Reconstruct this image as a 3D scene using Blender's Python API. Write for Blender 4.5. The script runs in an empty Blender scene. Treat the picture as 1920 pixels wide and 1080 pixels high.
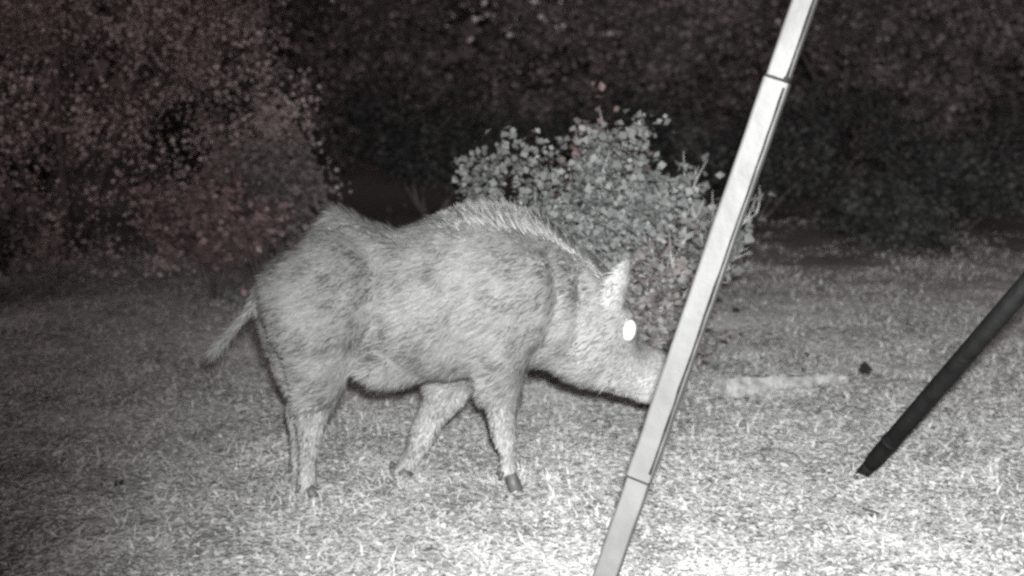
import bpy, bmesh, math, random
import numpy as np
from mathutils import Vector, Matrix, noise

# ------------------------------------------------------------------ camera, world, light
S = bpy.context.scene
C = S.collection
R = math.radians
CAM = Vector((0.0, 0.0, 1.2))
PITCH = R(10.0)
FPX = 2638.0                      # focal length in pixels of a 1920-wide frame
cam_d = bpy.data.cameras.new('camera')
cam = bpy.data.objects.new('camera', cam_d)
C.objects.link(cam)
cam.location = CAM
cam.rotation_euler = (R(90) - PITCH, 0, 0)
cam_d.sensor_width = 36.0
cam_d.lens = 36.0 * FPX / 1920.0
cam_d.clip_start = 0.05
cam_d.clip_end = 2000.0
cam_d.dof.use_dof = True          # small fixed-focus lens: slightly soft everywhere but the animal
cam_d.dof.focus_distance = 3.35
cam_d.dof.aperture_fstop = 3.0
S.camera = cam

SUN_EL, SUN_ROT = R(35), R(200)
w = bpy.data.worlds.new('World')
S.world = w
w.use_nodes = True
nt = w.node_tree
bg = nt.nodes['Background']
sky = nt.nodes.new('ShaderNodeTexSky')
sky.sky_type = 'NISHITA'
sky.sun_disc = False
sky.sun_elevation = SUN_EL
sky.sun_rotation = SUN_ROT
bw = nt.nodes.new('ShaderNodeRGBToBW')          # the infrared camera sees no hue in the sky light
tint = nt.nodes.new('ShaderNodeCombineColor')
for k_, f_ in enumerate((1.15, 0.97, 0.965)):
    ml = nt.nodes.new('ShaderNodeMath'); ml.operation = 'MULTIPLY'; ml.inputs[1].default_value = f_
    nt.links.new(bw.outputs[0], ml.inputs[0]); nt.links.new(ml.outputs[0], tint.inputs[k_])
nt.links.new(sky.outputs[0], bw.inputs[0])
nt.links.new(tint.outputs[0], bg.inputs[0])
bg.inputs[1].default_value = 0.065       # night

moon_d = bpy.data.lights.new('moon', 'SUN')
moon_d.energy = 0.01
moon_d.angle = R(2)
moon_d.color = (1.0, 0.93, 0.9)
moon = bpy.data.objects.new('moon', moon_d)
C.objects.link(moon)
moon.rotation_euler = (R(90) - SUN_EL, 0, R(180) - SUN_ROT)

# the infrared lamp of the game camera, just above the lens
ir_d = bpy.data.lights.new('infrared_lamp', 'SPOT')
ir_d.energy = 2300.0
ir_d.spot_size = R(70)
ir_d.spot_blend = 1.0
ir_d.shadow_soft_size = 0.035
ir_d.color = (0.985, 1.0, 0.985)
ir = bpy.data.objects.new('infrared_lamp', ir_d)
C.objects.link(ir)
ir.location = (0.05, 0.0, 1.32)
aim = Vector((0.92, 3.25, 0.0))
ir.rotation_euler = (aim - ir.location).to_track_quat('-Z', 'Y').to_euler()

S.view_settings.view_transform = 'Standard'
S.view_settings.look = 'None'
S.view_settings.exposure = 0.0
S.view_settings.gamma = 1.0
S.view_settings.use_curve_mapping = False
S.render.engine = 'CYCLES'
S.cycles.use_denoising = False
S.cycles.pixel_filter_type = 'BLACKMAN_HARRIS'
S.cycles.filter_width = 2.8
S.cycles.max_bounces = 6
S.cycles.sample_clamp_indirect = 2.0

# ------------------------------------------------------------------ helpers
rng = random.Random(7)
FWD = Vector((0, math.cos(PITCH), -math.sin(PITCH)))
UP = Vector((0, math.sin(PITCH), math.cos(PITCH)))

def ray(u, v):
    return FWD + Vector((1, 0, 0)) * ((u - 960) / FPX) + UP * (-(v - 540) / FPX)

def gh(x, y):
    return (0.030 * noise.noise((x * 0.7, y * 0.7, 3.1)) + 0.014 * noise.noise((x * 2.6, y * 2.6, 9.4)))

def on_ground(u, v):
    d = ray(u, v)
    t = -CAM.z / d.z
    for _ in range(5):
        p = CAM + d * t
        t = (gh(p.x, p.y) - CAM.z) / d.z
    return CAM + d * t

def at(u, v, Y):
    d = ray(u, v)
    return CAM + d * ((Y - CAM.y) / d.y)

def mesh_obj(name, verts, faces, mat=None, parent=None, smooth=False):
    me = bpy.data.meshes.new(name)
    me.from_pydata(verts, [], faces)
    me.update()
    if smooth:
        me.polygons.foreach_set('use_smooth', [True] * len(me.polygons))
    if mat:
        me.materials.append(mat)
    o = bpy.data.objects.new(name, me)
    C.objects.link(o)
    o.parent = parent
    return o

def fast_mesh(name, V, F, mat, parent=None, smooth=False):
    """V: (n,3) array, F: (m,k) int array"""
    V = np.asarray(V, dtype=np.float32)
    F = np.asarray(F, dtype=np.int32)
    me = bpy.data.meshes.new(name)
    me.vertices.add(len(V))
    me.vertices.foreach_set('co', V.ravel())
    m, k = F.shape
    me.loops.add(m * k)
    me.loops.foreach_set('vertex_index', F.ravel())
    me.polygons.add(m)
    me.polygons.foreach_set('loop_start', np.arange(0, m * k, k, dtype=np.int32))
    if smooth:
        me.polygons.foreach_set('use_smooth', np.ones(m, dtype=bool))
    me.update(calc_edges=True)
    me.materials.append(mat)
    o = bpy.data.objects.new(name, me)
    C.objects.link(o)
    o.parent = parent
    return o

def empty(name, loc=(0, 0, 0), rz=0.0):
    o = bpy.data.objects.new(name, None)
    o.empty_display_size = 0.1
    C.objects.link(o)
    o.location = loc
    o.rotation_euler = (0, 0, rz)
    return o

def tag(o, label=None, cat=None, group=None, kind=None):
    if label: o['label'] = label
    if cat: o['category'] = cat
    if group: o['group'] = group
    if kind: o['kind'] = kind
    return o

def tube_geo(pts, rad, n=8, verts=None, faces=None, caps=True):
    verts = [] if verts is None else verts
    faces = [] if faces is None else faces
    base = len(verts)
    prev = None
    for i, p in enumerate(pts):
        a = pts[max(0, i - 1)]; b = pts[min(len(pts) - 1, i + 1)]
        d = (Vector(b) - Vector(a)).normalized()
        ref = prev if prev is not None else (Vector((0, 0, 1)) if abs(d.z) < 0.9 else Vector((1, 0, 0)))
        s = d.cross(ref).normalized()
        t = s.cross(d).normalized()
        prev = t
        for k in range(n):
            an = 2 * math.pi * k / n
            verts.append(tuple(Vector(p) + (s * math.cos(an) + t * math.sin(an)) * rad[i]))
    for i in range(len(pts) - 1):
        for k in range(n):
            a = base + i * n + k; b = base + i * n + (k + 1) % n
            faces.append((a, b, b + n, a + n))
    if caps:
        faces.append(tuple(base + k for k in reversed(range(n))))
        faces.append(tuple(base + (len(pts) - 1) * n + k for k in range(n)))
    return verts, faces

# ------------------------------------------------------------------ materials
def mat_base(name, rough=0.8, spec=0.2):
    m = bpy.data.materials.new(name)
    m.use_nodes = True
    b = m.node_tree.nodes['Principled BSDF']
    b.inputs['Roughness'].default_value = rough
    b.inputs['Specular IOR Level'].default_value = spec
    return m, m.node_tree, b

def ramp(nt, stops):
    r = nt.nodes.new('ShaderNodeValToRGB')
    e = r.color_ramp.elements
    while len(e) < len(stops):
        e.new(0.5)
    for el, (p, c) in zip(e, stops):
        el.position = p
        el.color = (*c, 1) if len(c) == 3 else c
    return r

def g(v, tint=(1, 1, 1)):
    return (v * tint[0], v * tint[1], v * tint[2])

NEU = (1.0, 1.005, 0.995)
WARM = (1.13, 0.985, 0.95)

def island_mat(name, stops, rough=0.75, spec=0.15, patch=0.0, scale=3.0):
    """colour differs from piece to piece (blade, leaf, bristle), plus broad natural patches"""
    m, nt, b = mat_base(name, rough, spec)
    geo = nt.nodes.new('ShaderNodeNewGeometry')
    r = ramp(nt, stops)
    if patch:
        tc = nt.nodes.new('ShaderNodeTexCoord')
        nz = nt.nodes.new('ShaderNodeTexNoise')
        nz.inputs['Scale'].default_value = scale
        nz.inputs['Detail'].default_value = 4
        nt.links.new(tc.outputs['Object'], nz.inputs['Vector'])
        mr = nt.nodes.new('ShaderNodeMapRange')
        mr.inputs[1].default_value = 0.3; mr.inputs[2].default_value = 0.7
        mr.inputs[3].default_value = -patch; mr.inputs[4].default_value = patch
        nt.links.new(nz.outputs[0], mr.inputs[0])
        ad = nt.nodes.new('ShaderNodeMath'); ad.operation = 'ADD'; ad.use_clamp = True
        nt.links.new(geo.outputs['Random Per Island'], ad.inputs[0])
        nt.links.new(mr.outputs[0], ad.inputs[1])
        nt.links.new(ad.outputs[0], r.inputs[0])
    else:
        nt.links.new(geo.outputs['Random Per Island'], r.inputs[0])
    nt.links.new(r.outputs[0], b.inputs['Base Color'])
    return m

def noise_mat(name, stops, scale=20, detail=6, rough=0.8, spec=0.2, bump=0.0, bscale=60, coord='Object', metallic=0.0):
    m, nt, b = mat_base(name, rough, spec)
    b.inputs['Metallic'].default_value = metallic
    tc = nt.nodes.new('ShaderNodeTexCoord')
    nz = nt.nodes.new('ShaderNodeTexNoise')
    nz.inputs['Scale'].default_value = scale
    nz.inputs['Detail'].default_value = detail
    nt.links.new(tc.outputs[coord], nz.inputs['Vector'])
    r = ramp(nt, stops)
    nt.links.new(nz.outputs[0], r.inputs[0])
    nt.links.new(r.outputs[0], b.inputs['Base Color'])
    if bump:
        n2 = nt.nodes.new('ShaderNodeTexNoise')
        n2.inputs['Scale'].default_value = bscale
        n2.inputs['Detail'].default_value = 5
        nt.links.new(tc.outputs[coord], n2.inputs['Vector'])
        bp = nt.nodes.new('ShaderNodeBump')
        bp.inputs['Strength'].default_value = bump
        bp.inputs['Distance'].default_value = 0.01
        nt.links.new(n2.outputs[0], bp.inputs['Height'])
        nt.links.new(bp.outputs[0], b.inputs['Normal'])
    return m

M = {}
def ground_mat():
    # pale dry turf in the clearing, darkened with distance: lamp falloff painted into the colour
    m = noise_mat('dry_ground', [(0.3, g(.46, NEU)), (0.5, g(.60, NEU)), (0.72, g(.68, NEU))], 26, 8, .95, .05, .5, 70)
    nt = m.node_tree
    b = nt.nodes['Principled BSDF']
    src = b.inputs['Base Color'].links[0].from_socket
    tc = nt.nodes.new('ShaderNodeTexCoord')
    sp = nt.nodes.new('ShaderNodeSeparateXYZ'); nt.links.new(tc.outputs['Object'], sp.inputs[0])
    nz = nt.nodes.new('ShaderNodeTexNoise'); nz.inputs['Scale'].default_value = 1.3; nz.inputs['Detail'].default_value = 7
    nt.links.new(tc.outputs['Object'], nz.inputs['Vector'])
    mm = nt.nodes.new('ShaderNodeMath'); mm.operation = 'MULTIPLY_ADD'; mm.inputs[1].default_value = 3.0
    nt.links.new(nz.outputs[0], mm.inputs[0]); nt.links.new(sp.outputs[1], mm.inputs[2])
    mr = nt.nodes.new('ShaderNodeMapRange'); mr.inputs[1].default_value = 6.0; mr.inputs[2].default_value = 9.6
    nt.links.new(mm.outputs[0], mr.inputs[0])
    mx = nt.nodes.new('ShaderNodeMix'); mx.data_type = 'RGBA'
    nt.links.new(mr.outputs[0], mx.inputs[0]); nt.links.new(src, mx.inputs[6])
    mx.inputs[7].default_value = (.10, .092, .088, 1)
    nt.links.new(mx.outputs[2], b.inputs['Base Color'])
    return m
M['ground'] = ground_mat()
M['litter'] = island_mat('leaf_litter', [(0.0, g(.20, NEU)), (0.25, g(.36, NEU)), (0.5, g(.43, NEU)), (0.9, g(.47, NEU)), (1.0, g(.54, NEU))], .8, .1, .5, 5.0)
M['grass'] = island_mat('short_grass', [(0.0, g(.28, NEU)), (0.3, g(.37, NEU)), (0.8, g(.42, NEU)), (1.0, g(.46, NEU))], .7, .15, .45, 4.0)
M['hide'] = noise_mat('boar_hide', [(0.3, g(.12, NEU)), (0.55, g(.17, NEU)), (0.75, g(.21, NEU))], 14, 6, .8, .1, .6, 90)
M['bristle'] = island_mat('boar_bristle', [(0.0, g(.05, NEU)), (0.2, g(.11, NEU)), (0.5, g(.153, NEU)), (0.8, g(.175, NEU)), (1.0, g(.215, NEU))], .65, .15, .40, 11.0)
M['face'] = island_mat('boar_face_bristle', [(0.0, g(.10, NEU)), (0.2, g(.20, NEU)), (0.6, g(.25, NEU)), (1.0, g(.30, NEU))], .65, .15, .25, 6.0)
M['mane'] = island_mat('boar_mane', [(0.0, g(.12, NEU)), (0.4, g(.20, NEU)), (1.0, g(.30, NEU))], .6, .15)
M['hoof'] = noise_mat('hoof_horn', [(0.3, g(.04)), (0.7, g(.09))], 30, 4, .5, .3)
M['nose'] = noise_mat('nose_skin', [(0.3, g(.16)), (0.7, g(.26))], 60, 4, .5, .3, .3, 120)
m_, nt_, b_ = mat_base('eye_shine', .42, .5)
b_.inputs['Base Color'].default_value = (.95, .96, .95, 1)
b_.inputs['Metallic'].default_value = 1.0
M['eye'] = m_
M['shrub'] = island_mat('shrub_leaf', [(0.0, g(.11, (.97, 1.015, 1.0))), (0.3, g(.15, (.97, 1.015, 1.0))), (0.75, g(.18, (.97, 1.015, 1.0))), (1.0, g(.25, NEU))], .6, .2, .2, 6.0)
M['twig'] = noise_mat('pale_bark', [(0.3, g(.34, NEU)), (0.7, g(.5, NEU))], 30, 4, .85, .1, .4, 90)
M['brush'] = island_mat('brush_leaf', [(0.0, g(.08, WARM)), (0.45, g(.14, WARM)), (0.85, g(.16, WARM)), (1.0, g(.22, WARM))], .7, .2, .2, 1.6)
M['cedar'] = island_mat('cedar_leaf', [(0.0, g(.28, WARM)), (0.45, g(.36, WARM)), (0.85, g(.41, WARM)), (1.0, g(.46, WARM))], .7, .2, .2, 1.6)
M['low_shrub'] = island_mat('low_shrub_leaf', [(0.0, g(.07, WARM)), (0.4, g(.13, WARM)), (0.8, g(.17, NEU)), (1.0, g(.24, NEU))], .6, .2, .2, 6.0)
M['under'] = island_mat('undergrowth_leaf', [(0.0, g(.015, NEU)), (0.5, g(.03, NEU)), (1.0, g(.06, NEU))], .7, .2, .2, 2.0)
M['red_brush'] = island_mat('reddish_leaf', [(0.0, (.10, .07, .07)), (0.5, (.19, .135, .135)), (0.9, (.25, .18, .18)), (1.0, (.36, .30, .295))], .7, .2)
M['bark'] = noise_mat('dark_bark', [(0.3, g(.06, WARM)), (0.7, g(.13, WARM))], 18, 6, .9, .1, .8, 30)
M['pole'] = noise_mat('white_painted_steel', [(0.28, g(.07)), (0.36, g(.075, NEU)), (0.6, g(.10, NEU)), (0.8, g(.113, NEU))], 9, 6, .5, .3, .12, 40)
M['seam'] = noise_mat('rusty_seam', [(0.3, g(.008)), (0.7, g(.025))], 60, 4, .9, .1)
M['black'] = noise_mat('black_painted_steel', [(0.3, g(.003)), (0.7, g(.007))], 25, 6, .7, .12, .3, 60)
M['stone'] = noise_mat('dark_stone', [(0.3, g(.008)), (0.7, g(.02))], 40, 5, .9, .1, .5, 60)
M['log'] = noise_mat('weathered_wood', [(0.3, g(.15, NEU)), (0.5, g(.27, NEU)), (0.7, g(.37, NEU))], 30, 8, .85, .1, .6, 70)

# ------------------------------------------------------------------ ground
def axis(lo, hi, step, far, grow=1.32):
    a = list(np.arange(lo, hi + 1e-6, step))
    s, x = step, hi
    while x < far:
        s *= grow; x += s; a.append(x)
    s, x = step, lo
    pre = []
    while x > -far:
        s *= grow; x -= s; pre.append(x)
    return pre[::-1] + a

gx = axis(-4.4, 4.4, 0.035, 600)
gy = axis(1.0, 9.0, 0.035, 600)
gv = []
for y in gy:
    for x in gx:
        z = gh(x, y)
        if -4.5 < x < 4.5 and 0.9 < y < 9.1:
            z += 0.007 * noise.noise((x * 9, y * 9, 1.3)) + 0.006 * noise.noise((x * 22, y * 22, 7.7))
        gv.append((x, y, z))
nx = len(gx)
gf = [(j * nx + i, j * nx + i + 1, (j + 1) * nx + i + 1, (j + 1) * nx + i) for j in range(len(gy) - 1) for i in range(nx - 1)]
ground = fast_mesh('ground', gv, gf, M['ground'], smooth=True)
tag(ground, kind='structure')

# leaf litter and short grass: uncountable
def scatter_litter(n, seed):
    r = np.random.RandomState(seed)
    V = []; F = []
    cnt = 0
    while cnt < n:
        Y = 2.6 + (r.rand() ** 1.5) * 7.6
        X = (r.rand() * 2 - 1) * (0.55 * Y + 0.4)
        if noise.noise((X * 3.1, Y * 3.1, 5.0)) + r.rand() * .9 < 0.1 + max(0, Y - 4.8) * .22:
            continue
        z = gh(X, Y)
        s = (0.003 + 0.005 * r.rand() ** 2) * (1 + 0.05 * Y)
        a = r.rand() * 6.283
        ln = Vector((math.cos(a), math.sin(a), (r.rand() - .42) * .45)).normalized()
        sd = Vector((-math.sin(a), math.cos(a), (r.rand() - .5) * .5)).normalized()
        c = Vector((X, Y, z + 0.004 + r.rand() * 0.022))
        L = s * (1.0 + r.rand() * 1.4); W = s * (.5 + .5 * r.rand())
        up = ln.cross(sd) * (s * (r.rand() - .3) * .6)
        b = len(V)
        V += [c - ln * L, c + sd * W + up - ln * L * .2, c + ln * L, c - sd * W + up + ln * L * .15]
        F.append((b, b + 1, b + 2, b + 3))
        cnt += 1
    return V, F

V, F = scatter_litter(235000, 11)
tag(fast_mesh('leaf_litter', V, F, M['litter']), 'pale dry leaf litter strewn over the ground', 'leaf litter', kind='stuff')

def scatter_grass(n, seed):
    r = np.random.RandomState(seed)
    V = []; F = []
    cnt = 0
    while cnt < n:
        Y = 2.6 + (r.rand() ** 1.4) * 7.8
        X = (r.rand() * 2 - 1) * (0.55 * Y + 0.4)
        dens = noise.noise((X * 2.0, Y * 2.0, 21.0))
        if dens + r.rand() * 1.1 < 0.25 + max(0, Y - 4.8) * .22:
            continue
        z = gh(X, Y) - 0.004
        h = (0.016 + 0.036 * r.rand() ** 2) * (1.0 + .5 * max(0, dens))
        a = r.rand() * 6.283
        lean = 0.8 + 1.9 * r.rand()
        d = Vector((math.cos(a) * lean, math.sin(a) * lean, 1)).normalized()
        s = Vector((-math.sin(a), math.cos(a), 0)) * (0.0016 + .0022 * r.rand()) * (1 + .06 * Y)
        p = Vector((X, Y, z))
        m = p + d * h * .6
        t = p + d * h + Vector((math.cos(a), math.sin(a), -.35)) * h * .35
        b = len(V)
        V += [p - s, p + s, m + s * .8, m - s * .8, t + s * .15, t - s * .15]
        F += [(b, b + 1, b + 2, b + 3), (b + 3, b + 2, b + 4, b + 5)]
        cnt += 1
    return V, F

V, F = scatter_grass(180000, 12)
# taller tufts, the grass the animal stands in
rt = np.random.RandomState(77)
for (u_, v_, k_, sp_) in [(575, 940, 260, .05), (545, 912, 160, .05), (955, 905, 260, .05), (748, 915, 240, .05), (1150, 1075, 160, .06), (1606, 902, 140, .04),
                          (430, 860, 160, .09), (820, 960, 150, .1), (1350, 800, 200, .12), (660, 800, 160, .1), (1480, 690, 160, .14), (300, 760, 220, .2), (1040, 830, 140, .1)]:
    c_ = on_ground(u_, v_)
    for i_ in range(k_):
        x_, y_ = c_.x + rt.normal(0, sp_), c_.y + rt.normal(-.01, sp_)
        a_ = rt.rand() * 6.283; le_ = .2 + .9 * rt.rand(); h_ = .018 + .03 * rt.rand()
        d_ = Vector((math.cos(a_) * le_, math.sin(a_) * le_, 1)).normalized()
        s_ = Vector((-math.sin(a_), math.cos(a_), 0)) * (.0016 + .0016 * rt.rand())
        p_ = Vector((x_, y_, gh(x_, y_) - .004)); m_2 = p_ + d_ * h_ * .6
        t_ = p_ + d_ * h_ + Vector((math.cos(a_), math.sin(a_), -.35)) * h_ * .35
        b2 = len(V)
        V += [p_ - s_, p_ + s_, m_2 + s_ * .8, m_2 - s_ * .8, t_ + s_ * .15, t_ - s_ * .15]
        F += [(b2, b2 + 1, b2 + 2, b2 + 3), (b2 + 3, b2 + 2, b2 + 4, b2 + 5)]
tag(fast_mesh('short_grass', V, F, M['grass']), 'short pale grass covering the lit clearing', 'grass', kind='stuff')

# ------------------------------------------------------------------ wild boar
YAW = R(7.0)
HOG0 = Vector((-0.20, 3.70, 0.0))
hog = empty('wild_boar', (HOG0.x, HOG0.y, 0.0), YAW)
tag(hog, 'bristly pale wild boar walking with its head lowered and one eye shining', 'boar')
Hinv = (Matrix.Translation(hog.location) @ Matrix.Rotation(YAW, 4, 'Z')).inverted()
CL, RL = Hinv @ CAM, Hinv.to_3x3()

def hp(u, v, off=0.0):
    """point of the boar's own upright plane, off metres to its far side, in its own frame"""
    d = RL @ ray(u, v)
    t = (off - CL.y) / d.y
    return CL + d * t

def ring(c, ex, ey, rx, ry, n=20, egg=0.0):
    out = []
    for k in range(n):
        a = 2 * math.pi * k / n
        co, si = math.cos(a), math.sin(a)
        wy = rx * co * (1 - egg * max(0, si) ** 2 * .6)
        out.append(c + ex * wy + ey * (ry * si))
    return out

def loft(bm, rings):
    vs = [[bm.verts.new(p) for p in r] for r in rings]
    n = len(vs[0])
    for i in range(len(vs) - 1):
        for k in range(n):
            bm.faces.new((vs[i][k], vs[i][(k + 1) % n], vs[i + 1][(k + 1) % n], vs[i + 1][k]))
    bm.faces.new(list(reversed(vs[0])))
    bm.faces.new(vs[-1])

bm = bmesh.new()
# trunk and head: (u, v_top, v_bottom, half width, egg)
torso = [(487, 528, 566, .03, 0), (500, 500, 605, .085, .1), (530, 478, 650, .125, .2), (570, 450, 690, .148, .25),
         (603, 412, 700, .150, .3), (630, 386, 706, .145, .35), (660, 396, 702, .138, .3), (705, 418, 706, .138, .3),
         (760, 428, 710, .160, .3), (820, 405, 712, .175, .35), (870, 388, 704, .175, .4), (920, 386, 700, .172, .4),
         (980, 396, 690, .165, .4), (1015, 408, 684, .158, .4), (1040, 424, 694, .150, .4), (1070, 446, 710, .140, .35),
         (1105, 472, 724, .128, .3), (1130, 498, 732, .118, .25), (1155, 530, 738, .106, .2), (1172, 556, 741, .096, .15),
         (1184, 586, 744, .088, .15), (1194, 622, 747, .078, .15), (1210, 642, 752, .075, .1), (1230, 652, 755, .069, .1),
         (1246, 660, 754, .064, .1), (1256, 668, 750, .058, 0), (1261, 676, 745, .052, 0)]
rings = []
for (u, vt, vb, hw, egg) in torso:
    a = hp(u, vt); b = hp(u, vb)
    c = (a + b) / 2
    rings.append(ring(c, Vector((0, 1, 0)), Vector((0, 0, 1)), hw, (a.z - b.z) / 2, 24, egg))
loft(bm, rings)

def limb(bm, spec, n=14):
    pts = [hp(u, v, off) for (u, v, rx, ry, off) in spec]
    rings = []
    for i, p in enumerate(pts):
        a = pts[max(0, i - 1)]; b = pts[min(len(pts) - 1, i + 1)]
        d = (b - a).normalized()
        s = Vector((0, 1, 0))
        f = s.cross(d).normalized()
        rings.append(ring(p, f, s, spec[i][2], spec[i][3], n))
    loft(bm, rings)
    return pts

hind_near = [(585, 520, .10, .06, -.07), (590, 570, .125, .075, -.085), (598, 630, .112, .070, -.095), (604, 690, .083, .055, -.095),
             (598, 740, .058, .042, -.09), (581, 786, .045, .037, -.088), (580, 838, .029, .029, -.086), (576, 885, .027, .027, -.085), (577, 922, .030, .029, -.085)]
hind_far = [(u - (26 if v < 700 else 20 if v < 760 else 15), v - 8, a, b, -o) for (u, v, a, b, o) in hind_near[:-1]] + [(562, 896, .030, .029, .085)]
front_near = [(950, 520, .11, .06, -.08), (948, 580, .10, .07, -.095), (944, 640, .083, .062, -.10), (940, 700, .066, .052, -.09),
              (938, 740, .055, .043, -.082), (942, 782, .040, .035, -.078), (947, 812, .037, .034, -.076), (952, 848, .024, .026, -.075), (955, 888, .027, .029, -.075)]
front_far = [(905, 560, .09, .06, .08), (885, 630, .08, .055, .085), (860, 690, .070, .052, .085), (836, 740, .060, .044, .08),
             (808, 784, .044, .036, .078), (790, 818, .040, .034, .077), (774, 852, .026, .027, .076), (762, 872, .025, .026, .075), (752, 896, .028, .028, .075)]
feet = []
for spec in (hind_near, hind_far, front_near, front_far):
    pts = limb(bm, spec)
    feet.append(pts[-1])
# belly fold and sheath in front of the thigh
limb(bm, [(676, 655, .025, .03, -.10), (694, 682, .045, .05, -.10), (720, 692, .050, .055, -.085), (752, 694, .040, .05, -.06), (800, 696, .024, .04, -.03), (840, 694, .018, .03, -.02)])
# shoulder and cheek masses
limb(bm, [(1010, 520, .10, .05, -.10), (960, 560, .13, .06, -.10), (930, 620, .12, .05, -.10)])
limb(bm, [(1085, 640, .055, .04, -.08), (1120, 655, .060, .045, -.078), (1160, 675, .045, .035, -.065)])
limb(bm, [(1085, 640, .055, .04, .08), (1120, 655, .060, .045, .078), (1160, 675, .045, .035, .065)])
# ears
limb(bm, [(1148, 585, .026, .018, -.085), (1155, 556, .031, .016, -.095), (1164, 526, .028, .012, -.105), (1172, 503, .020, .010, -.11), (1180, 482, .008, .008, -.112)])
limb(bm, [(1138, 575, .030, .018, .085), (1146, 546, .036, .016, .095), (1158, 516, .032, .012, .105), (1166, 500, .020, .010, .11), (1172, 490, .008, .008, .112)])
# brow above the eye
limb(bm, [(1150, 590, .02, .02, -.07), (1172, 588, .022, .022, -.072), (1186, 600, .014, .014, -.066)])
# tail
limb(bm, [(510, 520, .030, .028, 0), (490, 550, .024, .022, -.01), (470, 580, .018, .016, -.015), (448, 608, .011, .011, -.02), (428, 632, .009, .009, -.022), (412, 650, .006, .006, -.024)])
me = bpy.data.meshes.new('tmp')
bm.to_mesh(me); bm.free()
tmp = bpy.data.objects.new('tmp', me)
C.objects.link(tmp)
md = tmp.modifiers.new('r', 'REMESH'); md.mode = 'VOXEL'; md.voxel_size = 0.010; md.use_smooth_shade = True
md = tmp.modifiers.new('s', 'SMOOTH'); md.factor = 0.6; md.iterations = 7
dg = bpy.context.evaluated_depsgraph_get()
body_me = bpy.data.meshes.new_from_object(tmp.evaluated_get(dg))
bpy.data.objects.remove(tmp)
body_me.name = 'body'
body_me.materials.clear(); body_me.materials.append(M['hide'])
body_me.polygons.foreach_set('use_smooth', [True] * len(body_me.polygons))
body = bpy.data.objects.new('body', body_me)
C.objects.link(body)
body.parent = hog

# creases of flank, shoulder and neck, pressed into the skin
creases = [([(712, 500), (706, 580), (688, 668)], .020, .032), ([(985, 432), (1040, 462), (1052, 560), (1030, 640), (1005, 690)], .016, .022),
           ([(838, 500), (852, 600), (866, 690)], .012, .03), ([(1095, 540), (1092, 620), (1060, 690)], .010, .02), ([(620, 420), (660, 440), (700, 470)], .008, .02)]
co = np.empty(len(body_me.vertices) * 3, np.float32); body_me.vertices.foreach_get('co', co); co = co.reshape(-1, 3)
no = np.empty(len(body_me.vertices) * 3, np.float32); body_me.vertices.foreach_get('normal', no); no = no.reshape(-1, 3)
push = np.zeros(len(co))
for line, depth, wid in creases:
    best_d = np.full(len(co), 9.0)
    pl = [hp(u, v, -.12) for u, v in line]
    for a, b in zip(pl, pl[1:]):
        ax = np.array([a.x, a.z]); bx = np.array([b.x, b.z]); ab = bx - ax
        q = co[:, [0, 2]] - ax
        t = np.clip((q @ ab) / (ab @ ab), 0, 1)
        best_d = np.minimum(best_d, np.linalg.norm(q - t[:, None] * ab, axis=1))
    push += depth * np.exp(-(best_d / wid) ** 2) * (np.abs(no[:, 1]) ** 1)
lump = np.array([.006 * noise.noise(Vector(p) * 9) + .003 * noise.noise(Vector(p) * 24) for p in co])
co = co + no * (lump - push)[:, None]
body_me.vertices.foreach_set('co', co.astype(np.float32).ravel())
body_me.update()

# hooves: two toes each, standing on the ground
for f in feet:
    p = hog.matrix_basis @ f
    wx = HOG0 + Matrix.Rotation(YAW, 3, 'Z') @ Vector((f.x, f.y, 0))
    gz = gh(wx.x, wx.y) + .004
    hv, hf = [], []
    for s in (-1, 1):
        c = Vector((f.x + .012, f.y + s * .017, 0))
        top = max(f.z + .004, gz + .03)
        tube_geo([Vector((c.x - .012, c.y, top)), Vector((c.x - .002, c.y, (top + gz) / 2)), Vector((c.x + .008, c.y, gz))], [.014, .019, .020], 8, hv, hf)
        tube_geo([Vector((c.x - .034, c.y + s * .004, top + .008)), Vector((c.x - .040, c.y + s * .006, top - .012))], [.008, .005], 6, hv, hf)
    mesh_obj('hoof', hv, hf, M['hoof'], hog, True)

# shining near eye
ec = hp(1180, 619, -.099)
bm = bmesh.new()
bmesh.ops.create_uvsphere(bm, u_segments=20, v_segments=12, radius=1.0)
tocam = (CL + RL @ Vector((.05, 0, .11)) - ec).normalized()
q = tocam.to_track_quat('Z', 'Y').to_matrix().to_4x4()
tilt = Matrix.Rotation(R(-12), 4, 'Z')
bmesh.ops.transform(bm, verts=bm.verts, matrix=Matrix.Translation(ec) @ q @ tilt @ Matrix.Diagonal((0.020, .031, .008, 1)))
eme = bpy.data.meshes.new('eye'); bm.to_mesh(eme); bm.free()
eme.materials.append(M['eye']); eme.polygons.foreach_set('use_smooth', [True] * len(eme.polygons))
eo = bpy.data.objects.new('eye', eme); C.objects.link(eo); eo.parent = hog
eo['label'] = 'bright shining eye'

# nose disc with two nostrils
nc = hp(1264, 711)
nv, nf = [], []
tube_geo([nc + Vector((-.02, 0, 0)), nc, nc + Vector((.008, 0, -.002))], [.047, .049, .042], 18, nv, nf)
nose = mesh_obj('nose_disc', nv, nf, M['nose'], hog, True)
for s in (-1, 1):
    nv, nf = [], []
    tube_geo([nc + Vector((.0085, s * .016, .004)), nc + Vector((.0095, s * .016, .004))], [.009, .008], 10, nv, nf)
    mesh_obj('nostril', nv, nf, M['hoof'], nose, True)

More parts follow.
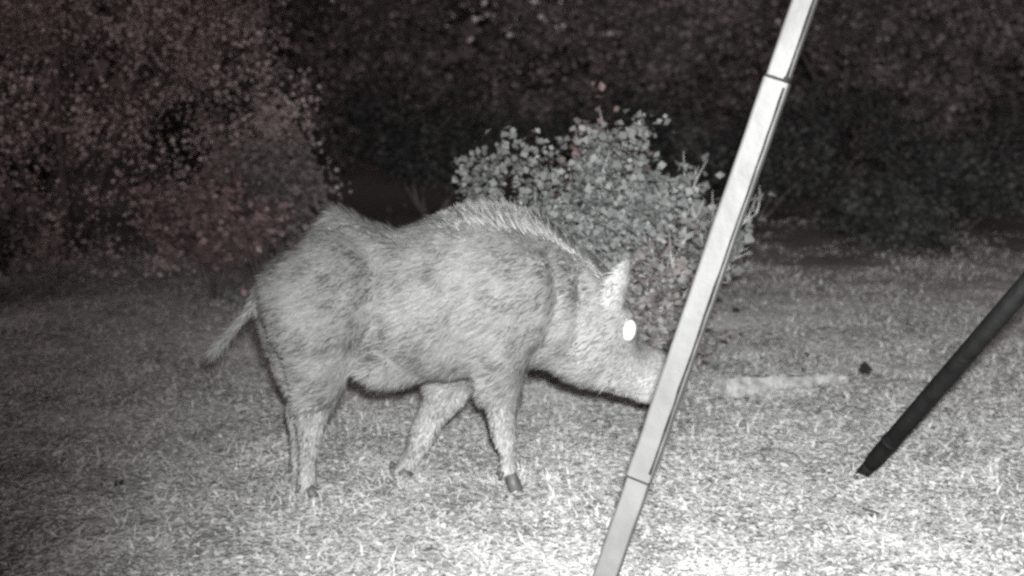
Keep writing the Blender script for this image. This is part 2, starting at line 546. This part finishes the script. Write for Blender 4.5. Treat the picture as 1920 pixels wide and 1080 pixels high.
# bristles
def bristles(n, seed):
    r = np.random.RandomState(seed)
    me = body_me
    me.calc_loop_triangles()
    co = np.empty(len(me.vertices) * 3, np.float32); me.vertices.foreach_get('co', co); co = co.reshape(-1, 3)
    no = np.empty(len(me.vertices) * 3, np.float32); me.vertices.foreach_get('normal', no); no = no.reshape(-1, 3)
    tr = np.empty(len(me.loop_triangles) * 3, np.int32); me.loop_triangles.foreach_get('vertices', tr); tr = tr.reshape(-1, 3)
    A, B, Cc = co[tr[:, 0]], co[tr[:, 1]], co[tr[:, 2]]
    ar = np.linalg.norm(np.cross(B - A, Cc - A), axis=1)
    idx = r.choice(len(tr), n, p=ar / ar.sum())
    u = r.rand(n, 1); v = r.rand(n, 1)
    fl = (u + v > 1); u = np.where(fl, 1 - u, u); v = np.where(fl, 1 - v, v)
    P = A[idx] * (1 - u - v) + B[idx] * u + Cc[idx] * v
    N = no[tr[idx, 0]] * (1 - u - v) + no[tr[idx, 1]] * u + no[tr[idx, 2]] * v
    N /= np.linalg.norm(N, axis=1, keepdims=True) + 1e-9
    z = P[:, 2:3]; x = P[:, 0:1]
    flow = np.concatenate([-np.ones_like(z), np.zeros_like(z), -.45 * np.ones_like(z)], 1)
    leg = z < 0.26
    flow = np.where(leg, np.array([[-.25, 0, -1.0]]), flow)
    xt = hp(500, 560).x
    flow = np.where(x < xt, np.array([[-.7, 0, -.75]]), flow)
    flow += r.normal(0, .28, (n, 3))
    flow -= (flow * N).sum(1, keepdims=True) * N
    flow /= np.linalg.norm(flow, axis=1, keepdims=True) + 1e-9
    lift = .18 + .22 * r.rand(n, 1)
    D = flow + N * lift
    D /= np.linalg.norm(D, axis=1, keepdims=True)
    L = .022 + .022 * r.rand(n, 1)
    xh = hp(1140, 600).x
    L = np.where(leg | (x > xh), L * .5, L)
    L = np.where(x < xt - .02, L * .7, L)
    Sd = np.cross(D, N); Sd /= np.linalg.norm(Sd, axis=1, keepdims=True) + 1e-9
    W = (.0012 + .0012 * r.rand(n, 1))
    P = P - N * .002
    mid = P + D * L * .55
    tip = P + D * L + flow * L * .12
    Vv = np.stack([P - Sd * W, P + Sd * W, mid + Sd * W * .9, mid - Sd * W * .9, tip], 1).reshape(-1, 3)
    face = (x[:, 0] > hp(1085, 600).x + r.normal(0, .02, n)) | (r.rand(n) * .9 < np.clip((.34 - z[:, 0]) / .34, 0, 1))
    Vv = Vv.reshape(n, 5, 3)
    out = []
    for m in (~face, face):
        k = int(m.sum()); b = np.arange(k) * 5
        F = np.concatenate([np.stack([b, b + 1, b + 2], 1), np.stack([b, b + 2, b + 3], 1), np.stack([b + 3, b + 2, b + 4], 1)], 0)
        out.append((Vv[m].reshape(-1, 3), F))
    return out
(V, F), (V2, F2) = bristles(95000, 5)
tag(fast_mesh('bristle_coat', V, F, M['bristle'], hog), kind='stuff')
tag(fast_mesh('pale_bristles', V2, F2, M['face'], hog), kind='stuff')

# raised mane along the spine and a ragged tail tuft
r = np.random.RandomState(3)
V, F = [], []
ridge = [(u, vt) for (u, vt, *_ ) in torso]
def ridge_v(u):
    return float(np.interp(u, [a for a, _ in ridge], [b for _, b in ridge]))
for i in range(9000):
    u = 600 + r.rand() ** .8 * 535
    if u < 820 and r.rand() < .55:
        continue
    k = math.exp(-((u - 960) / 130.0) ** 2)
    p = hp(u, ridge_v(u) + 6 + 5 * r.rand(), 0)
    p.y += r.normal(0, .032 + .02 * k)
    p.z -= abs(p.y) * .25
    L = (.014 + .024 * k) * (.5 + .8 * r.rand())
    d = Vector((-.95 + .35 * k + r.normal(0, .22), r.normal(0, .25), .55 + .35 * k)).normalized()
    s = d.cross(Vector((r.normal(), r.normal(), r.normal()))).normalized() * (.0013 + .001 * r.rand())
    b = len(V)
    V += [p - s, p + s, p + d * L]
    F.append((b, b + 1, b + 2))
TV, TF = [], []
for i in range(800):
    t = r.rand() ** .7
    a = hp(480, 562, -.012).lerp(hp(410, 650, -.024), t)
    d = (hp(410, 660, -.02) - hp(470, 575, -.012)).normalized() + Vector((r.normal(0, .3), r.normal(0, .3), r.normal(0, .3)))
    d.normalize()
    s = d.cross(Vector((0, 1, 0))).normalized() * .0014
    L = .025 + .04 * r.rand() * t
    b = len(TV)
    TV += [a - s, a + s, a + d * L]
    TF.append((b, b + 1, b + 2))
tag(fast_mesh('mane', V, F, M['mane'], hog), kind='stuff')
tag(fast_mesh('tail_tuft', TV, TF, M['bristle'], hog), kind='stuff')

# ------------------------------------------------------------------ white steel leg with sleeved joints
def square_tube(name, a, b, half, roll, mat, parent, cham=.22, n_seg=10, dent=0.0, seed=0):
    """chamfered square tube from a to b with slightly uneven skin"""
    r = random.Random(seed)
    d = (b - a).normalized()
    s = d.cross(Vector((0, 1, 0))).normalized()
    t = s.cross(d).normalized()
    cr, sr = math.cos(roll), math.sin(roll)
    ex, ey = s * cr + t * sr, t * cr - s * sr
    prof = []
    c = half * (1 - cham)
    for sx, sy in ((1, 1), (-1, 1), (-1, -1), (1, -1)):
        for k in range(4):
            an = math.atan2(sy, sx) - math.pi / 4 + k * math.pi / 6
            prof.append((sx * c + math.cos(an) * half * cham, sy * c + math.sin(an) * half * cham))
    V, F = [], []
    n = len(prof)
    for i in range(n_seg + 1):
        p = a.lerp(b, i / n_seg) + ex * r.uniform(-dent, dent)
        for (px, py) in prof:
            V.append(tuple(p + ex * px + ey * py))
    for i in range(n_seg):
        for k in range(n):
            q0 = i * n + k; q1 = i * n + (k + 1) % n
            F.append((q0, q1, q1 + n, q0 + n))
    F.append(tuple(reversed(range(n)))); F.append(tuple(n_seg * n + k for k in range(n)))
    o = mesh_obj(name, V, F, mat, parent)
    return o, ex, ey, d

P_lo = at(1131, 1094, 2.86)                 # a little above the soil
P_hi = at(1513, -10, 2.80)
axis_d = (P_hi - P_lo).normalized()
t0 = (0.0 - P_lo.z) / axis_d.z
foot = P_lo + axis_d * (t0 - .06)
top = P_hi + axis_d * 0.75
leg = empty('steel_leg', (foot.x, foot.y, 0.0))
tag(leg, 'long white steel leg of sleeved square tube leaning past the boar\'s snout', 'feeder leg')
LI = Vector(leg.location)
def lp(u, v):
    """point of the leg axis nearest the sight line of a pixel"""
    d = ray(u, v).normalized()
    w0 = foot - CAM
    a_, b_, c_ = 1.0, axis_d.dot(d), 1.0
    d_, e_ = axis_d.dot(w0), d.dot(w0)
    s = (b_ * e_ - c_ * d_) / (a_ * c_ - b_ * b_)
    return foot + axis_d * s
J1, J2 = lp(1464, 152), lp(1207, 896)
ROLL = R(17)
o1, ex, ey, dd = square_tube('lower_tube', foot - LI, J2 - LI, .0240, ROLL, M['pole'], leg, dent=.0006, seed=1)
o2, *_ = square_tube('middle_tube', J2 - LI + axis_d * .001, J1 - LI, .0262, ROLL, M['pole'], leg, n_seg=24, dent=.0007, seed=2)
o3, *_ = square_tube('upper_tube', J1 - LI + axis_d * .001, top - LI, .0232, ROLL, M['pole'], leg, dent=.0006, seed=3)
for c, h, g0, g1 in ((J1, .0250, .003, .006), (J2, .0252, .004, .0008)):
    square_tube('joint_gap', c - LI - axis_d * g0, c - LI + axis_d * g1, h, ROLL, M['seam'], leg, n_seg=1)
# welded seam groove along the tube, on its narrow side
def seam(a, b, half, side):
    n = 26
    pts = []
    rr = random.Random(5)
    for i in range(n + 1):
        p = a.lerp(b, i / n)
        pts.append(p + side * half + dd * 0 + Vector((rr.uniform(-.0006, .0006), 0, 0)))
    v, f = tube_geo(pts, [.0022 + .0014 * rr.random() for _ in pts], 5)
    return mesh_obj('weld_seam', v, f, M['seam'], leg)
SEAM_SIDES = []
# the tube corner that faces camera right
cands = [(ex * sx * .78 + ey * sy * .985) for sx in (-1, 1) for sy in (-1, 1)] + [(ex * sx * .985 + ey * sy * .78) for sx in (-1, 1) for sy in (-1, 1)]
view = (CAM - (J1 + J2) / 2).normalized()
rightish = Vector((1, 0, 0))
cands = [c for c in cands if c.dot(view) > .15]
best = max(cands, key=lambda c: -abs(c.dot(rightish) - .55) + .2 * c.dot(view))
seam(J2 - LI + axis_d * .02, J1 - LI - axis_d * .01, .0262, best)
seam(J1 - LI + axis_d * .01, top - LI, .0232, best)
# bolt through the upper joint
bc = J1 - LI + best * .024 + axis_d * .006
v, f = tube_geo([bc, bc + view * .008], [.0075, .007], 6)
mesh_obj('bolt', v, f, M['seam'], leg)

# ------------------------------------------------------------------ black pipe
bfoot = on_ground(1606, 902)
bhi = at(1722, 768, bfoot.y - .17)
bd = (bhi - bfoot).normalized()
pipe = empty('black_pipe', bfoot)
tag(pipe, 'black pipe with a flattened pointed end stuck slanting into pale ground', 'pipe')
v, f = tube_geo([bd * .075, bd * .1, bd * .5, bd * 1.05], [.020, .0235, .024, .024], 16)
mesh_obj('tube', v, f, M['black'], pipe, True)
s1 = bd.cross(Vector((0, 1, 0))).normalized()
t1 = s1.cross(bd)
V, F = [], []
for k, (h, wx, wy) in enumerate([(.084, .0195, .0195), (.045, .021, .012), (.012, .017, .008), (-.03, .005, .004)]):
    for j in range(12):
        an = 2 * math.pi * j / 12
        V.append(tuple(bd * h + s1 * (math.cos(an) * wx) + t1 * (math.sin(an) * wy)))
for i in range(3):
    for j in range(12):
        a = i * 12 + j; b = i * 12 + (j + 1) % 12
        F.append((a, b, b + 12, a + 12))
F.append(tuple(reversed(range(12)))); F.append(tuple(36 + j for j in range(12)))
mesh_obj('flattened_end', V, F, M['black'], pipe, True)
v, f = tube_geo([bd * .17, bd * .185], [.0255, .0255], 16)
mesh_obj('collar', v, f, M['black'], pipe, True)

# ------------------------------------------------------------------ vegetation
def leaf_block(centers, sizes, r, droop=.2):
    """one folded four-sided leaf at each centre"""
    n = len(centers)
    P = np.asarray(centers)
    a = r.rand(n) * 6.283
    el = r.normal(-droop, .55, n)
    D = np.stack([np.cos(a) * np.cos(el), np.sin(a) * np.cos(el), np.sin(el)], 1)
    U = r.normal(0, 1, (n, 3)) + np.array([0, -.3, .9])
    Sd = np.cross(D, U); Sd /= np.linalg.norm(Sd, axis=1, keepdims=True) + 1e-9
    Nn = np.cross(Sd, D)
    L = np.asarray(sizes)[:, None]; W = L * (.34 + .16 * r.rand(n, 1))
    fold = Nn * L * .12
    V = np.stack([P - D * L * .5, P + Sd * W - D * L * .05 + fold, P + D * L * .5, P - Sd * W - D * L * .05 + fold], 1).reshape(-1, 3)
    b = np.arange(n) * 4
    F = np.concatenate([np.stack([b, b + 1, b + 2], 1), np.stack([b, b + 2, b + 3], 1)], 0)
    return V, F

def branches(base_r, h, spread, n_stem, r, levels=2):
    """list of polylines with radii, and tip points"""
    segs, tips = [], []
    def grow(p, d, L, rad, lev):
        pts, rads = [p], [rad]
        q = p
        for i in range(4):
            d = (d + Vector((r.normal(0, .16), r.normal(0, .16), r.normal(.03, .10)))).normalized()
            q = q + d * (L / 4)
            pts.append(q); rads.append(rad * (1 - .19 * (i + 1)))
            if lev > 0 and i >= 1:
                for _ in range(1 + (r.rand() < .5)):
                    nd = (d + Vector((r.normal(0, .6), r.normal(0, .6), r.normal(.1, .35)))).normalized()
                    grow(q, nd, L * (.42 + .2 * r.rand()), rad * .5, lev - 1)
            if lev <= 1:
                tips.append(q)
        segs.append((pts, rads))
    for k in range(n_stem):
        a = 2 * math.pi * (k + r.rand() * .8) / n_stem
        s = spread * (.35 + .65 * r.rand())
        d = Vector((math.cos(a) * s, math.sin(a) * s, h * .75)).normalized()
        grow(Vector((math.cos(a) * base_r, math.sin(a) * base_r, -.03)), d, h * (.62 + .25 * r.rand()), .016 * (h / 1.0) ** .6, levels)
    return segs, tips

def make_plant(name, loc, h, wx, wy, n_leaf, leaf, mat, bark, seed, label, cat, group=None, stems=6, clump=.09, levels=2, big_leaves=0, trunk_name='stems', low=0.0, lumps=0, flat=1.0):
    r = np.random.RandomState(seed)
    root = empty(name, loc)
    tag(root, label, cat, group)
    segs, tips = branches(.05 * wx, h, max(wx, wy), stems, r, levels)
    V, F = [], []
    # fit the branch cage to the wanted width and height
    mx = max(max(abs(t.x), .01) for t in tips); my = max(max(abs(t.y), .01) for t in tips); mz = max(t.z for t in tips)
    fx, fy, fz = wx * .93 / mx, wy * .93 / my, h * .95 / mz
    def fit(p): return Vector((p.x * fx, p.y * fy, p.z * fz if p.z > 0 else p.z))
    for pts, rads in segs:
        tube_geo([fit(p) for p in pts], rads, 5, V, F)
    mesh_obj(trunk_name, V, F, bark, root, True)
    tips = [fit(t) for t in tips]
    ctr, siz = [], []
    # leaf clumps round the twigs, plus lumps on an uneven dome so that the outline fills
    cl = [(t, clump * (.6 + .8 * r.rand())) for t in tips]
    for i in range(lumps):
        a = r.rand() * 6.283; e = math.asin(r.rand() ** .7) if r.rand() > low else r.rand() * .3
        rr = .62 + .38 * r.rand() ** .5 + .12 * noise.noise((math.cos(a) * 2, math.sin(a) * 2, seed + e * 2))
        cl.append((Vector((math.cos(a) * math.cos(e) ** flat * wx * rr, math.sin(a) * math.cos(e) ** flat * wy * rr, max(.04, math.sin(e) ** flat * h * rr))), clump * (.4 + 1.0 * r.rand())))
    for i in range(n_leaf):
        c, k = cl[r.randint(len(cl))]
        o = r.normal(0, 1, 3); o = o / (np.linalg.norm(o) + 1e-9) * k * r.rand() ** .45
        p = np.array(c) + o
        if p[2] < .01: p[2] = .01 + .05 * r.rand()
        ctr.append(p); siz.append(leaf * (.55 + .9 * r.rand()))
    ctr = np.array(ctr); siz = np.array(siz)
    if big_leaves:
        order = np.argsort(-(siz * 4 - ctr[:, 1]))[:big_leaves]
        keep = np.ones(len(ctr), bool); keep[order] = False
        protos = []
        for k in range(6):
            L = 1.0; fo = .10 + .05 * k; wv = .30 + .03 * k
            vv = [(-.5, 0, 0), (-.2, wv * .85, fo), (.15, wv, fo), (.5, 0, -.06), (.15, -wv, fo), (-.2, -wv * .85, fo)]
            lm = bpy.data.meshes.new('leaf'); lm.from_pydata(vv, [], [(0, 3, 2), (0, 2, 1), (0, 4, 3), (0, 5, 4)]); lm.update()
            lm.materials.append(mat); protos.append(lm)
        for i in order:
            lo = bpy.data.objects.new('leaf', protos[r.randint(6)])
            C.objects.link(lo); lo.parent = root
            lo.location = ctr[i]; s = siz[i] * .9
            lo.scale = (s, s, s)
            lo.rotation_euler = (r.normal(.5, .6), r.normal(0, .5), r.rand() * 6.283)
        ctr, siz = ctr[keep], siz[keep]
    V, F = leaf_block(ctr, siz, r)
    fo = fast_mesh('crown' if trunk_name == 'trunk' else 'foliage', V, F, mat, root)
    tag(fo, kind='stuff')
    return root

def gl(x, y):
    return (x, y, gh(x, y))

# the pale shrub behind the boar
make_plant('leafy_shrub', gl(.22, 5.05), .93, .50, .40, 12000, .028, M['shrub'], M['twig'], 21,
           'round pale leafy shrub standing right behind the boar\'s shoulders', 'shrub', stems=9, clump=.07, big_leaves=240, lumps=300, flat=.6)
make_plant('leafy_shrub', gl(.48, 4.95), .60, .30, .28, 3200, .030, M['low_shrub'], M['twig'], 22,
           'low pale shrub between the boar\'s head and the leaning white leg', 'shrub', stems=7, clump=.07, big_leaves=80, lumps=60)
make_plant('reddish_shrub', gl(.36, 5.8), 1.0, .26, .24, 1500, .032, M['red_brush'], M['twig'], 23,
           'small reddish shrub peeping over the top of the pale round shrub', 'shrub', stems=6, clump=.06, lumps=40)
make_plant('leafy_shrub', gl(.72, 5.5), .84, .26, .25, 700, .040, M['shrub'], M['twig'], 24,
           'thin bare-twigged shrub half hidden by the leaning white leg', 'shrub', stems=6, clump=.06, lumps=12)
# brush on the left
make_plant('brush_bush', gl(-1.22, 6.9), .82, .40, .40, 4200, .034, M['brush'], M['bark'], 31,
           'knee-high dense brown bush beyond the boar\'s rump', 'bush', stems=7, clump=.09, lumps=90)
make_plant('reddish_shrub', gl(-1.38, 6.45), .74, .36, .25, 2600, .030, M['red_brush'], M['bark'], 32,
           'small dull reddish shrub in front of the brown bush beyond the boar\'s tail', 'shrub', stems=5, clump=.06, lumps=30)
make_plant('cedar_tree', gl(-2.50, 7.9), 3.0, 1.40, 1.0, 44000, .024, M['cedar'], M['bark'], 33,
           'broad bushy cedar filling the dark beyond the boar\'s tail', 'tree', stems=4, clump=.19, trunk_name='trunk', lumps=520, low=.35)
make_plant('brush_bush', gl(-2.45, 6.3), .65, .45, .40, 3000, .034, M['brush'], M['bark'], 34,
           'low brown bush left of the dull reddish shrub', 'bush', stems=6, clump=.09, lumps=70)

# dark trees closing the clearing
far = [(-5.2, 11.5, 3.4, 1.7), (-1.0, 13.2, 3.2, 1.6), (1.2, 12.6, 3.0, 1.5), (3.2, 13.6, 3.3, 1.7), (5.2, 12.9, 3.1, 1.6), (-3.0, 13.8, 3.6, 1.8), (7.2, 14.2, 3.3, 1.8)]
for i, (x, y, h, wd) in enumerate(far):
    make_plant('thicket_tree', gl(x, y), h, wd, 1.1, 13000, .05, M['brush'], M['bark'], 50 + i,
               'dark bushy tree in the night thicket closing the clearing', 'tree', 'thicket trees closing the clearing', stems=4, clump=.22, trunk_name='trunk', lumps=200, low=.3)
for i, (x, y, h, wd) in enumerate([(-.55, 9.6, 1.0, .75), (.75, 10.2, .9, .7), (2.4, 10.8, .9, .8), (3.9, 10.4, .8, .7), (1.6, 9.3, .7, .6), (-1.9, 9.4, 1.0, .7), (-3.6, 9.2, .9, .8), (2.9, 9.0, .6, .6), (2.2, 8.4, .35, .4)]):
    make_plant('undergrowth_bush', gl(x, y), h, wd, .6, 5500, .038, M['under'], M['bark'], 70 + i,
               'dim waist-high bush at the foot of the thicket trees', 'bush', 'undergrowth at the foot of the thicket', stems=6, clump=.13, lumps=80)
# the wood behind, one dark mass
r = np.random.RandomState(99)
n = 60000
X = r.uniform(-14, 14, n); Y = r.uniform(17, 22, n)
Zt = np.array([5.0 + 1.2 * noise.noise((x * .5, 0, 4.4)) + .5 * noise.noise((x * 2, 0, 8.8)) for x in X])
Z = r.rand(n) ** .9 * Zt
V, F = leaf_block(np.stack([X, Y, Z], 1), r.uniform(.12, .28, n), r)
tag(fast_mesh('far_wood', V, F, M['brush']), 'far-off dark wood behind the thicket', 'wood', kind='stuff')

# ------------------------------------------------------------------ small things on the ground
def rock(name, loc, sx, sy, sz, mat, seed, rot=0):
    bm = bmesh.new()
    bmesh.ops.create_icosphere(bm, subdivisions=2, radius=1.0)
    for v in bm.verts:
        k = 1 + .28 * noise.noise(v.co * 1.3 + Vector((seed, 0, 0)))
        v.co = Vector((v.co.x * sx * k, v.co.y * sy * k, v.co.z * sz * k))
    me = bpy.data.meshes.new(name); bm.to_mesh(me); bm.free()
    me.materials.append(mat)
    o = bpy.data.objects.new(name, me); C.objects.link(o)
    o.location = loc; o.rotation_euler = (0, 0, rot)
    return o

# diamond-shaped black stone standing on its edge
sp = on_ground(1621, 704)
V = [(0, -.008, .054), (.028, -.010, .024), (.004, -.012, -.012), (-.026, -.010, .022), (0, .018, .048), (.024, .022, .022), (0, .020, -.012), (-.024, .020, .022), (.001, -.020, .024), (0, .03, .022)]
F = [(0, 8, 1), (1, 8, 2), (2, 8, 3), (3, 8, 0), (0, 1, 5, 4), (1, 2, 6, 5), (2, 3, 7, 6), (3, 0, 4, 7), (4, 5, 9), (5, 6, 9), (6, 7, 9), (7, 4, 9)]
st = mesh_obj('stone', V, F, M['stone'])
st.location = sp
tag(st, 'black diamond-shaped stone standing on edge behind the pale split log', 'stone')

# pale split slab of wood, broad at one end and running out to a splinter
la, lb = on_ground(1364, 752), on_ground(1590, 722)
log = empty('split_log', (la + lb) / 2)
tag(log, 'pale weathered split log lying flat beyond the white leg', 'log')
lc = log.location
ld = (lb - la).normalized(); lw = Vector((-ld.y, ld.x, 0))
def slab(name, t0, t1, wa, wb, ha, hb, shift, seed):
    V, F = [], []
    N_ = 16
    for k in range(N_ + 1):
        t = k / N_
        c = la.lerp(lb, t0 + (t1 - t0) * t) - lc + lw * shift
        w_ = wa + (wb - wa) * t + .012 * noise.noise((t * 6, seed, 0)); h_ = ha + (hb - ha) * t
        e = [noise.noise((t * 9, seed, q * 3.7)) for q in range(6)]
        for q, (a_, z_) in enumerate([(0, -.02), (0, h_ * .62), (.30, h_), (.62, h_ * .86), (1, h_ * .55), (1, -.02)]):
            V.append(tuple(c + lw * (a_ * w_ + .008 * e[q]) + Vector((0, 0, z_ + (.007 * e[5 - q] if 0 < q < 5 else 0)))))
    for k in range(N_):
        for q in range(5):
            a = k * 6 + q
            F.append((a, a + 1, a + 7, a + 6))
    F.append(tuple(range(6))[::-1]); F.append(tuple(N_ * 6 + q for q in range(6)))
    return mesh_obj(name, V, F, M['log'], log)
slab('heartwood', 0, 1, .10, .03, .075, .030, 0, 2.0)
slab('bark_strip', .18, .72, .035, .02, .030, .016, -.05, 7.0)

for i, (u, v_) in enumerate([(1432, 676), (1504, 700), (1540, 735), (1386, 630), (1538, 620), (1570, 622), (1419, 760), (1512, 668), (224, 912), (316, 985), (1700, 612), (1380, 585)]):
    p = on_ground(u, v_)
    s = .011 + .006 * rng.random()
    o = rock('pebble', p + Vector((0, 0, s * .4)), s * 1.3, s, s * .8, M['stone'], 3.3 * i, rng.random() * 6)
    tag(o, 'small dark pebble lying in the pale grass', 'pebble', 'dark pebbles in the grass')

def twig(p0, p1, rad, label):
    a, b = on_ground(*p0), on_ground(*p1)
    root = empty('twig', (a + b) / 2)
    tag(root, label, 'twig')
    rr = random.Random(int(p0[0]))
    pts = []
    for k in range(7):
        t = k / 6
        q = a.lerp(b, t)
        q = Vector((q.x + rr.uniform(-.01, .01), q.y + rr.uniform(-.01, .01), 0))
        q.z = gh(q.x, q.y) + rad * 1.5 + .006
        pts.append(q - root.location)
    v, f = tube_geo(pts, [rad * (1 - .1 * k) for k in range(7)], 6)
    mesh_obj('stem', v, f, M['bark'], root, True)
    d = (pts[4] - pts[3]).normalized()
    sd = (d + Vector((-d.y, d.x, .15)) * .9).normalized()
    v, f = tube_geo([pts[3], pts[3] + sd * .03, pts[3] + sd * .065], [rad * .6, rad * .5, rad * .3], 5)
    mesh_obj('side_shoot', v, f, M['bark'], root, True)

twig((1548, 955), (1600, 902), .0035, 'thin dark twig beside the point of the black pipe')
twig((1615, 960), (1655, 978), .0045, 'short dark twig on bare pale ground below the black pipe')
twig((1470, 742), (1545, 732), .005, 'dark twig lying along the front of the pale split log')
